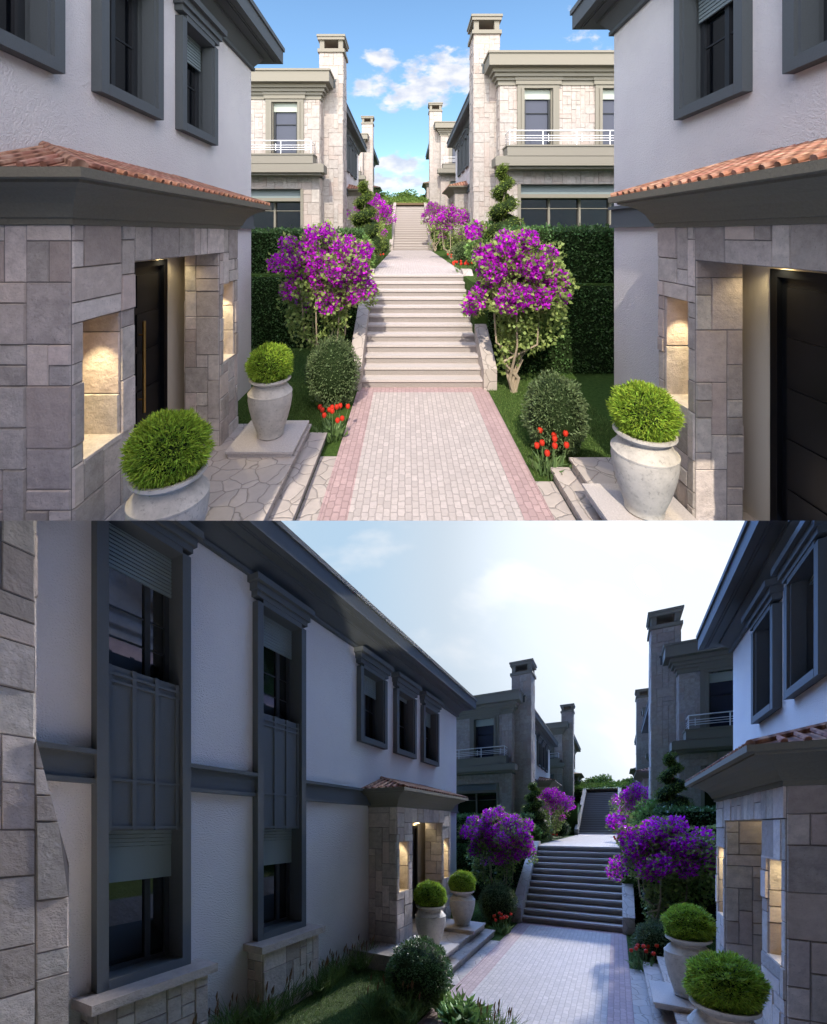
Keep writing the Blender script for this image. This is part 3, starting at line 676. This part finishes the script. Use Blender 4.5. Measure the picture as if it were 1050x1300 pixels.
def hedge(name, x0, x1, y0, y1, z0, z1, mt, label, dens=700, ln=.06, wd=.035, faces='ft', cat='hedge', rough=.03, group=None):
    t = thing(name, ((x0 + x1) / 2, (y0 + y1) / 2, z0), label, cat, group)
    P = []; Dd = []
    def face(n, fx, d):
        n = int(n); u, v = rng.uniform(0, 1, n), rng.uniform(0, 1, n); p = fx(u, v); P.append(p + rng.normal(0, rough, p.shape)); Dd.append(np.tile(d, (n, 1)))
    w, dp, h = x1 - x0, y1 - y0, z1 - z0
    if 'f' in faces: face(dens * w * h, lambda u, v: np.stack([x0 + u * w, np.full_like(u, y0), z0 + v * h], 1), (0, -1, .35))
    if 't' in faces: face(dens * w * dp, lambda u, v: np.stack([x0 + u * w, y0 + v * dp, np.full_like(u, z1)], 1), (0, -.2, 1))
    if 'l' in faces: face(dens * dp * h, lambda u, v: np.stack([np.full_like(u, x0), y0 + u * dp, z0 + v * h], 1), (-1, 0, .3))
    if 'r' in faces: face(dens * dp * h, lambda u, v: np.stack([np.full_like(u, x1), y0 + u * dp, z0 + v * h], 1), (1, 0, .3))
    leaves('foliage', np.concatenate(P), np.concatenate(Dd).astype(float), ln, wd, mt, t, .6)
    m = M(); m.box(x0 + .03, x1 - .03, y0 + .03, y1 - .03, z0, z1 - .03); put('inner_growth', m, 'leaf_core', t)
    return t
def spiral(x, y, z, h, r0, label, n=8000):
    t = thing('spiral_topiary', (x, y, z), label, 'topiary', 'spiral topiaries flanking the upper path')
    m = M(); pts = [(x + .035 * math.cos(a * .6), y + .035 * math.sin(a * .6), z + h * .93 * a / 24) for a in range(25)]
    m.tube(pts, [.05 - .04 * a / 24 for a in range(25)], 8); put('trunk', m, 'bark_pale', t, smooth=True)
    m = M(); turns = 4.6; q = rng.uniform(0, 1, n) ** 1.25
    a = q * turns * 2 * math.pi + 1.0; R_ = r0 * (1 - q) ** .8 * .36 + .05; zz = z + .12 * h + q * h * .86
    c = np.stack([x + R_ * np.cos(a), y + R_ * np.sin(a), zz], 1); tr = r0 * (1 - q) * .40 + .11
    o = unit(n); o[:, 2] *= .62; p = c + o * (tr * rng.uniform(.75, 1.02, n))[:, None]
    leaves('foliage', p, o, .065, .024, 'leaf_spiral', t, .6)
    k = 60; pts = []; rad = []
    for i in range(k):
        q = i / k; a = q * turns * 2 * math.pi + 1; R_ = r0 * (1 - q) ** .8 * .36 + .05; pts.append((x + R_ * math.cos(a), y + R_ * math.sin(a), z + .12 * h + q * h * .86)); rad.append((r0 * (1 - q) * .40 + .11) * .66)
    m.tube(pts, rad, 8); put('inner_growth', m, 'leaf_core', t, smooth=True)
    return t
def bushy(name, x, y, z, rx, ry, rz, mt, label, n=2500, ln=.09, wd=.045, cat='shrub', group=None, trunk=False, clumps=26):
    t = thing(name, (x, y, z), label, cat, group)
    cs = unit(clumps) * rng.uniform(.5, .95, (clumps, 1)); C = np.array([x, y, z + rz]) + cs * np.array([rx, ry, rz]) * .75
    k = rng.integers(0, clumps, n); o = unit(n) * (rng.uniform(.4, 1, n) ** .5)[:, None]; p = C[k] + o * np.array([rx, ry, rz]) * .36
    leaves('crown' if trunk else 'foliage', p, o + np.array([0, 0, .3]), ln, wd, mt, t, .6)
    m = M()
    if trunk:
        m.tube([(x, y, z - rz * 1.2), (x + .05, y, z), (x, y, z + rz)], [.12, .09, .03], 8)
        for a in range(5): m.tube([(x, y, z - .1 * rz + .1 * a), (x + math.cos(a * 1.3) * rx * .6, y + math.sin(a * 1.3) * ry * .6, z + rz * (.6 + .1 * a))], [.05, .015], 6)
        put('trunk', m, 'bark', t)
    else:
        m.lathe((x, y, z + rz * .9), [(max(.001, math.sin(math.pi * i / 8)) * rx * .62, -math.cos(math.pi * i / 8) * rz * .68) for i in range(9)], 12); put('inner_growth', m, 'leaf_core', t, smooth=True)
    return t

# ---------------------------------------------------------------- one street
def street(S, P):
    global ST, NICHE_W, ENTRY_W
    ST = S; NICHE_W, ENTRY_W = P['lamps']; W_ = P['place']
    up = S.upper; run = P['tread'] * 12; y1 = run; zt = 1.98
    yL, yR = y1 + .05, P['ivy_r']
    # ground sheets
    m = M(); far = 400
    yn = P['ground_near']
    def sheet(x0, x1, ya, yb, z, nx=1): m.poly([(x0, ya, z), (x1, ya, z), (x1, yb, z), (x0, yb, z)])
    sheet(-70, -1.2, yn, yL, 0); sheet(1.2, 70, yn, yR, 0)
    put('lawn', m, 'grass', kind='structure')
    m = M(); sheet(-70, -1.2, yL, 19.2, zt - .02); sheet(1.2, 70, yR, 19.2, zt - .02)
    m.poly([(-70, yL, -.5), (-1.2, yL, -.5), (-1.2, yL, zt - .02), (-70, yL, zt - .02)]); m.poly([(1.2, yR, -.5), (70, yR, -.5), (70, yR, zt - .02), (1.2, yR, zt - .02)])
    m.poly([(1.2, yR, -.5), (1.2, yL, -.5), (1.2, yL, zt - .02), (1.2, yR, zt - .02)])
    put('terrace_ground', m, 'grass', kind='structure')
    m = M(); sheet(-70, -1.3, 19.2, 27, 4.2); sheet(1.3, 70, 19.2, 27, 4.2); sheet(-70, 70, 27, 60, 4.2); sheet(-70, 70, 60, far, 4.2); m.poly([(-70, 19.2, 1.9), (-1.3, 19.2, 1.9), (-1.3, 19.2, 4.2), (-70, 19.2, 4.2)]); m.poly([(1.3, 19.2, 1.9), (70, 19.2, 1.9), (70, 19.2, 4.2), (1.3, 19.2, 4.2)])
    put('upper_ground', m, 'grass', kind='structure')
    # path
    m = M(); m.poly([(-.95, yn, .004), (.95, yn, .004), (.95, -.22, .004), (-.95, -.22, .004)]); put('path', m, 'paver', kind='structure')
    m = M(); m.poly([(-1.25, yn, .004), (-.95, yn, .004), (-.95, -.22, .004), (-1.25, .1, .004)]); m.poly([(.95, yn, .004), (1.25, yn, .004), (1.25, .1, .004), (.95, -.22, .004)]); m.poly([(-.95, -.22, .004), (.95, -.22, .004), (1.25, .1, .004), (-1.25, .1, .004)])
    m.box(-1.275, -1.25, yn, -.2, -.05, .012); m.box(1.25, 1.275, yn, -.2, -.05, .012)
    put('path_border', m, 'paver_pink', kind='structure')
    m = M(); m.poly([(-1.0, y1, zt), (1.0, y1, zt), (1.0, 18.6, zt), (-1.0, 18.6, zt)]); m.poly([(-1.0, y1, zt), (-1.3, y1, zt), (-1.3, 18.6, zt), (-1.0, 18.6, zt)]); m.poly([(1.0, y1, zt), (1.3, y1, zt), (1.3, 18.6, zt), (1.0, 18.6, zt)]); put('upper_path', m, 'paver', kind='structure')
    # stairs
    t = thing('staircase', (0, 0, 0), 'wide stone staircase climbing from the paved path ' + W_, 'stairs')
    mr = M(); mt_ = M(); rz = zt / 12
    for i in range(12):
        y = i * P['tread']; z = i * rz
        mr.box(-1.2, 1.2, y + .03, y1 + .02, z - (.1 if i == 0 else 0), z + rz - .045)
        mt_.box(-1.2, 1.2, y, y + P['tread'] + .04, z + rz - .045, z + rz + (.001 if i < 11 else .002))
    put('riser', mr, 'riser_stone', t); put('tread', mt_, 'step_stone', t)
    for s in (-1, 1):
        m = M(); a, b = s * 1.2, s * 1.46
        q = [(-.12, 0), (-.12, .42), (.35, .75), (y1, zt + .12), (y1 + .35, zt + .12), (y1 + .35, 0)]
        for xx in (a, b): m.poly([(xx, yy, zz) for yy, zz in q])
        for k in range(len(q)): (ya, za), (yb, zb) = q[k], q[(k + 1) % len(q)]; m.poly([(a, ya, za), (b, ya, za), (b, yb, zb), (a, yb, zb)])
        put('cheek_wall', m, 'flagstone', t)
    t = thing('staircase', (0, 18.6, zt), 'distant second staircase rising to the pergola ' + W_, 'stairs')
    m = M(); m2 = M()
    for i in range(20): m.box(-1.2, 1.2, 18.63 + i * .4, 27, zt + i * .17, zt + i * .17 + .13); m2.box(-1.2, 1.2, 18.6 + i * .4, 19.05 + i * .4, zt + i * .17 + .13, zt + i * .17 + .17)
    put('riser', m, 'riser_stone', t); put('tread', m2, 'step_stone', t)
    for s in (-1, 1):
        m = M(); m.poly([(s * 1.2, 18.4, zt), (s * 1.2, 26.6, zt + 3.5), (s * 1.2, 26.6, zt)]); 
        a, b = s * 1.2, s * 1.45; q = [(18.4, zt), (18.4, zt + .4), (26.6, zt + 3.8), (26.6, zt)]
        for xx in (a, b): m.poly([(xx, yy, zz) for yy, zz in q])
        m.poly([(a, 18.4, zt + .4), (b, 18.4, zt + .4), (b, 26.6, zt + 3.8), (a, 26.6, zt + 3.8)]); m.poly([(a, 18.4, zt), (b, 18.4, zt), (b, 18.4, zt + .4), (a, 18.4, zt + .4)])
        put('cheek_wall', m, 'flagstone', t)
    # porch platforms
    for s, ye, yb in ((-1, P['plat_l'], P['plat_l_near']), (1, P['plat_r'], P['plat_r_near'])):
        m = M()
        def slab(xa, xb, ya, yb_, z0, z1): m.box(min(s * xa, s * xb), max(s * xa, s * xb), yb_, ya, z0, z1)
        slab(1.73, 3.6, ye, yb, -.1, .27); slab(1.70, 3.6, ye + .012, yb - .01, .27, .30)
        slab(1.51, 1.73, ye + .05, yb, -.1, .12); slab(1.48, 1.73, ye + .06, yb - .01, .12, .15)
        slab(1.276, 1.5, ye - .32 if s < 0 else ye, yb, -.1, .008)
        put('porch_paving', m, 'flagstone', kind='structure')
    # houses
    L_, R_ = P['near_l'], P['near_r']
    house(-1, L_[0], L_[1], 0, P['zs'], 'near', 'nearest white villa on the left with stone porch ' + W_, 2, near=True)
    house(1, R_[0], R_[1], 0, P['zs'], 'near', 'nearest white villa on the right with stone porch ' + W_, 2, near=True)
    a = P['mid_l']; house(-1, a[0], a[1] + 12, zt, P['zs'], 'mid', 'middle stone fronted villa left of the stairs ' + W_, 2, lights=False)
    a = P['mid_r']; house(1, a[0], a[1] + 12, zt, P['zs'], 'mid', 'middle stone fronted villa right of the stairs ' + W_, 2, lights=False)
    a = P['far_l']; house(-1, a[0], a[1] + 12, 4.2, P['zs'], 'far', 'farthest small villa on the left near the second stairs, ' + W_, 1, lights=False)
    a = P['far_r']; house(1, a[0], a[1] + 12, 4.2, P['zs'], 'far', 'farthest small villa on the right near the second stairs, ' + W_, 1, lights=False)
    # ivy and hedges
    hedge('ivy_wall', -4.6, -1.46, yL - .14, yL - .02, 0, 1.93, 'leaf_hedge', 'dark ivy covered retaining wall left of the stairs ' + W_, 900, .055, .045, 'f', 'ivy wall', .035)
    hedge('hedge', -6.0, -1.55, yL + .35, yL + .95, zt - .02, 3.12 if up else 2.95, 'leaf_hedge', 'clipped leafy hedge under the balcony left of the stairs ' + W_, 850, .085, .045, 'ft', 'hedge', .045)
    hedge('ivy_wall', 1.46, 6.5, yR - .14, yR - .02, 0, 1.95, 'leaf_hedge', 'dark ivy covered retaining wall right of the stairs ' + W_, 900, .055, .045, 'f', 'ivy wall', .035)
    hedge('hedge', 2.0, 6.5, yR + .15, yR + .75, zt - .02, 3.15 if up else 3.0, 'leaf_hedge', 'clipped leafy hedge under the balcony right of the stairs ' + W_, 850, .085, .045, 'ftl', 'hedge', .045)
    # shrubs by the stairs
    b = P['boug_l']; bougainvillea(b[0], b[1], 0, b[2], b[3], 'purple bougainvillea over a round bush left of the stairs ' + W_, 3, lean=b[4], trunk_h=.75, nl=7000, nb=9000)
    b = P['boug_r']; bougainvillea(b[0], b[1], 0, b[2], b[3], 'purple bougainvillea with forked pale trunk right of the stairs ' + W_, 8, lean=b[4], trunk_h=.8, nl=9500, nb=12000)
    b = P['bush_l']; ball('boxwood_bush', (b[0], b[1], b[3]), b[2], b[3], 6500, 'leaf_boxwood', .045, .017, 'rounded boxwood bush at the stair foot on the left ' + W_, 'bush', 'boxwood bushes', squash=.75, core=.86)
    b = P['bush_r']; ball('boxwood_bush', (b[0], b[1], b[3]), b[2], b[3], 6500, 'leaf_boxwood', .048, .018, 'squared boxwood bush behind the tulips on the right lawn ' + W_, 'bush', 'boxwood bushes', squash=.6, core=.86)
    tulips(*P['tulip_l'], 0, 'red tulips at the left edge of the path ' + W_, 11); tulips(*P['tulip_r'], 0, 'red tulips in front of the right bush ' + W_, 9)
    # urns
    for x, y, z, pl, us in P['urns']:
        urn(x, y, z, 'pale stone urn ' + pl + ' ' + W_, 'green bush in the urn ' + pl + ' ' + W_, s=us)
        m = M(); m.box(x - .40, x + .40, y - .40, y + .40, .30, z); m.box(x - .42, x + .42, y - .42, y + .42, z - .03, z - .001)
        put('urn_plinth', m, 'step_stone', label='low square stone plinth under the urn ' + pl + ' ' + W_, cat='plinth', group='urn plinths')
    # upper terrace planting
    x, y, h = P['spiral_l']; spiral(x, y, zt, h, .85, 'dark spiral topiary left of the upper path ' + W_)
    x, y, h = P['spiral_r']; spiral(x, y, zt, h, .80, 'spiral topiary against the stone chimney on the right ' + W_)
    for k, (x, y, rx, rz_, lb) in enumerate(P['laurels']): bushy('laurel_shrub', x, y, zt - .1, rx, rx * .9, rz_, 'leaf_laurel', lb + ' ' + W_, 3200, .12, .055, group='laurel shrubs')
    for k, (x, y, w, h, z0, lb) in enumerate(P['far_boug']): bougainvillea(x, y, z0, w, h, lb + ' ' + W_, 20 + k, 2200, 3600, trunk_h=h * .16)
    for x, y, r, lb in P['far_balls']: ball('round_bush', (x, y, zt + r * .95), r, r, 1600, 'leaf_boxwood', .06, .025, lb + ' ' + W_, 'bush', 'clipped round bushes on the upper terrace')
    tulips(1.35, y1 + .55, zt, 'low red flowers at the top of the stairs on the right ' + W_, 16, .6, .3)
    tulips(1.5, y1 + 4.2, zt, 'far red flowers beside the upper path on the right ' + W_, 9, .7, .25)
    tulips(-1.55, y1 + 4.5, zt, 'far red flowers beside the upper path on the left ' + W_, 9, .7, .25)
    # pergola and trees at the end
    t = thing('pergola', (0, 27.6, 5.3), 'green roofed pergola closing the street end ' + W_, 'pergola')
    m = M(); m.poly([(-3.2, 27.2, 5.75), (3.2, 27.2, 5.75), (3.2, 30, 6.35), (-3.2, 30, 6.35)])
    for k in range(33): x = -3.2 + k * .2; m.box(x - .04, x + .04, 27.15, 30, 5.75, 5.82)
    put('roof', m, 'pergola', t); m = M(); m.box(-3.3, 3.3, 27.1, 27.2, 5.6, 5.78); 
    for x in (-3.1, -1.4, 1.4, 3.1): m.box(x - .1, x + .1, 27.15, 27.35, 4.2, 5.6)
    put('beam', m, 'bark', t)
    m = M(); m.box(-3.5, 3.5, 29.5, 29.8, 4.2, 5.9); put('back_wall', m, 'riser_stone', t)
    for s_, nm in ((-1, 'left'), (1, 'right')): hedge('hedge', min(s_ * 1.5, s_ * 4.2), max(s_ * 1.5, s_ * 4.2), 25.6, 26.6, 4.2, 5.75, 'leaf_far', 'far green hedge %s of the second stairs ' % nm + W_, 420, .14, .08, 'ft', 'hedge', .08)
    n = 2600; pp = np.stack([rng.uniform(-3.3, 3.3, n), rng.uniform(27.1, 30, n), np.zeros(n)], 1); pp[:, 2] = 5.84 + (pp[:, 1] - 27.2) * .215 + rng.uniform(0, .1, n); leaves('climbing_leaves', pp, np.tile([0, -.3, 1.], (n, 1)), .15, .10, 'leaf_far', t, .7)
    for k, (x, y, rx, rz_) in enumerate(((-3.4, 31, 1.8, 1.3), (-.6, 34, 2.0, 1.4), (2.2, 33, 1.8, 1.15), (5.2, 35, 2.2, 1.6), (-6.5, 36, 2.4, 1.9))):
        bushy('distant_tree', x, y, 5.0, rx, rx, rz_, 'leaf_far', ['leftmost low tree behind the pergola', 'taller tree behind the middle of the pergola', 'low tree right of the pergola', 'tree behind the far right villa', 'tree behind the far left villa'][k] + ' ' + W_, 6000, .20, .13, 'tree', 'trees behind the pergola', True, 40)

UPP = dict(place=UP.place, lamps=(28, 7), tread=.242, ivy_r=.95, ground_near=-3.72, zs=1.0,
    near_l=(-3.41, 0.0), near_r=(3.08, -1.43), mid_l=(-3.52, 6.85), mid_r=(2.80, 5.45), far_l=(-3.9, 24.9), far_r=(2.2, 21.5),
    plat_l=-2.15, plat_l_near=-6.5, plat_r=-3.03, plat_r_near=-8,
    boug_l=(-2.0, .35, 2.05, 3.05, -.02), boug_r=(1.76, -.2, 2.15, 3.12, .10), bush_l=(-1.62, -.85, .47, .62), bush_r=(1.75, -2.4, .41, .56),
    tulip_l=(-1.42, -1.95), tulip_r=(1.52, -2.86),
    urns=[(-2.14, -2.62, .38, 'farther along on the left', .9), (-2.17, -4.86, .45, 'nearest on the left', .9), (1.98, -4.12, .40, 'at the right porch', .92)],
    spiral_l=(-1.62, 4.6, 2.75), spiral_r=(2.35, 3.0, 3.0),
    laurels=[(-1.72, 3.5, .50, .66, 'glossy laurel left of the stair top'), (1.95, 3.3, .62, .85, 'pale laurel right of the stair top'), (2.9, 9.5, .9, .55, 'laurel farther up beside the right villa')],
    far_boug=[(-1.75, 8.5, 1.8, 2.6, 1.98, 'small purple bougainvillea farther up on the left'), (1.65, 9.5, 1.9, 2.2, 1.98, 'small purple bougainvillea farther up on the right'), (1.5, 17.5, 1.6, 3.2, 1.98, 'tiny purple bougainvillea by the second stairs')],
    far_balls=[(-1.75, 6.8, .45, 'round bush on the left of the upper path'), (1.75, 6.5, .42, 'round bush on the right of the upper path'), (2.1, 12.5, .5, 'far round bush on the right terrace'), (-1.6, 12, .5, 'far round bush on the left terrace')])
LOP = dict(place=LO.place, lamps=(28, 7), tread=.222, ivy_r=.95, ground_near=-15.5, zs=.955,
    near_l=(-3.41, .85), near_r=(3.10, -1.14), mid_l=(-3.17, 7.4), mid_r=(2.95, 5.25), far_l=(-2.8, 23.4), far_r=(3.17, 22.0),
    plat_l=-1.75, plat_l_near=-4.9, plat_r=-2.7, plat_r_near=-9,
    boug_l=(-2.1, .9, 2.1, 2.95, .0), boug_r=(1.95, -.3, 2.5, 2.75, .15), bush_l=(-1.75, -.45, .50, .56), bush_r=(1.75, -2.2, .40, .42),
    tulip_l=(-1.42, -1.35), tulip_r=(1.48, -2.65),
    urns=[(-2.04, -2.45, .38, 'farther along on the left', .92), (-2.0, -4.3, .38, 'nearest on the left', .9), (1.90, -4.7, .38, 'farther along on the right', .86), (1.85, -6.95, .38, 'nearest on the right', .8)],
    spiral_l=(-1.75, 4.9, 2.3), spiral_r=(2.5, 2.9, 2.8),
    laurels=[(-1.7, 3.9, .35, .40, 'glossy laurel left of the stair top'), (2.0, 3.3, .62, .78, 'pale laurel right of the stair top'), (2.6, 9.5, .9, .55, 'laurel farther up beside the right villa')],
    far_boug=[(-1.7, 8.9, 1.9, 2.3, 1.98, 'small purple bougainvillea farther up on the left'), (1.85, 9.5, 1.9, 2.4, 1.98, 'small purple bougainvillea farther up on the right'), (1.9, 17.5, 1.6, 2.9, 1.98, 'tiny purple bougainvillea by the second stairs')],
    far_balls=[(-1.75, 6.5, .45, 'round bush on the left of the upper path'), (1.75, 6.5, .42, 'round bush on the right of the upper path'), (2.1, 12.5, .5, 'far round bush on the right terrace'), (-1.6, 12, .5, 'far round bush on the left terrace')])
street(UP, UPP)
# added sheets, built last, divide the streets and keep sun off the lower one
street(LO, LOP)

# foreground planting that only the lower view shows
ST = LO; W_ = LO.place
ball('boxwood_bush', (-1.48, -5.85, .50), .46, .48, 8000, 'leaf_hedge', .040, .016, 'round clipped dark bush in the lawn beside the path ' + W_, 'bush', 'boxwood bushes', core=.88)
def tuft(x, y, z, n, h, label, sp=.25, heads=6, mt='grass_blade', wd=.012):
    t = thing('grass_tuft', (x, y, z), label, 'grass tuft', 'ornamental grasses along the left wall')
    a = rng.uniform(0, 2 * math.pi, n); r = rng.uniform(0, sp * .4, n); p = np.stack([x + r * np.cos(a), y + r * np.sin(a), np.full(n, z)], 1)
    d = np.stack([np.cos(a) * .45, np.sin(a) * .45, np.ones(n)], 1); leaves('blades', p, d, h, wd, mt, t, .18, .5)
    m = M(); mh = M()
    for k in range(heads):
        q = random.uniform(0, 6.28); hx, hy = x + sp * math.cos(q) * .6, y + sp * math.sin(q) * .6; hh = h * random.uniform(.85, 1.15)
        m.tube([(x, y, z), ((x + hx) / 2, (y + hy) / 2, z + hh * .6), (hx, hy, z + hh)], .003, 4); mh.tube([(hx, hy, z + hh * .95), (hx * 1.0, hy, z + hh + .04), (hx + .015, hy, z + hh + .1)], [.004, .012, .003], 6)
    put('stalks', m, 'grass_blade', t); put('seed_heads', mh, 'seed_head', t)
GR = ['farthest grass tuft beside the porch corner', 'second grass tuft from the porch', 'third grass tuft from the porch', 'fourth grass tuft from the porch', 'fifth grass tuft from the porch', 'middle grass tuft below the right bay window', 'fifth grass tuft from the frame edge', 'fourth grass tuft from the frame edge', 'third grass tuft from the frame edge', 'second grass tuft from the frame edge', 'nearest grass tuft at the frame edge']
for k in range(11):
    tuft(-3.12 + .10 * math.sin(k * 2.1), -4.75 - k * .37, 0, 150, .42, GR[k] + ' against the left wall ' + W_)
for k, (x, y) in enumerate(((-1.95, -6.35), (-1.35, -6.45), (-.34, -6.25), (-.12, -6.4))):
    tuft(x, y, 0, 110, .40, ['feathery grass with brown heads below the round bush ', 'feathery grass right of the round bush ', 'dry grass with brown heads on the path edge ', 'thin dry grass by the lower frame edge '][k] + W_, heads=5, mt='grass_blade')
def hosta(x, y, z, n, label, ln=.2):
    t = thing('leafy_plant', (x, y, z), label, 'plant')
    a = rng.uniform(0, 6.283, n); e = rng.uniform(.3, 2.2, n); r = rng.uniform(0, .14, n)
    p = np.stack([x + r * np.cos(a) * 1.6, y + r * np.sin(a) * 1.6, z + rng.uniform(0, .22, n)], 1)
    leaves('foliage', p, np.stack([np.cos(a), np.sin(a), e], 1), ln, ln * .42, 'leaf_laurel', t, .2, .5)
hosta(-.66, -6.22, 0, 320, 'broad leaved green plant in the foreground beside the path ' + W_)
hosta(-.92, -5.95, 0, 160, 'smaller broad leaved plant behind the foreground plant ' + W_, .15)

# short lawn blades near the camera of both streets: nobody could count them
for S, boxes in ((UP, ((-3.3, -1.55, -2.1, 2.7), (1.3, 3.0, -3.0, .8))), (LO, ((-3.3, -1.3, -7.5, -4.9), (-3.3, -1.5, -1.7, 2.4), (1.3, 3.0, -2.7, .8)))):
    ST = S; P = []
    for x0, x1, ya, yb in boxes:
        n = int((x1 - x0) * (yb - ya) * 2600); P.append(np.stack([rng.uniform(x0, x1, n), rng.uniform(ya, yb, n), np.full(n, 0.)], 1))
    P = np.concatenate(P); leaves('lawn_grass', P, np.tile([0, 0, 1.], (len(P), 1)), .04, .007, 'grass_blade', None, .35, .4, label='short mown grass on the lawns ' + S.place, cat='grass', kind='stuff')

# added sheets between the two streets, in world coordinates
class Plain:
    upper = True; place = ''
    def T(s, p): return np.asarray(p, float).reshape(-1, 3)
ST = Plain()
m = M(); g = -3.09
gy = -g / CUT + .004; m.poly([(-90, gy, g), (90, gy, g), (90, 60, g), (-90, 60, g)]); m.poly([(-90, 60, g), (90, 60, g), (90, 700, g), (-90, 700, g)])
put('sun_block_ground', m, 'bounce_blue', clip=False, kind='structure')  # added sheet under the upper street, blocks sun and bounces blue below
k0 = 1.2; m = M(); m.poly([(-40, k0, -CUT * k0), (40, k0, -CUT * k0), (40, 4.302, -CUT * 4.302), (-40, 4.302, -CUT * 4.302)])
put('sun_block_divider', m, 'bounce_blue', clip=False, kind='structure')  # added divider seen edge on, keeps the sun off the lower street
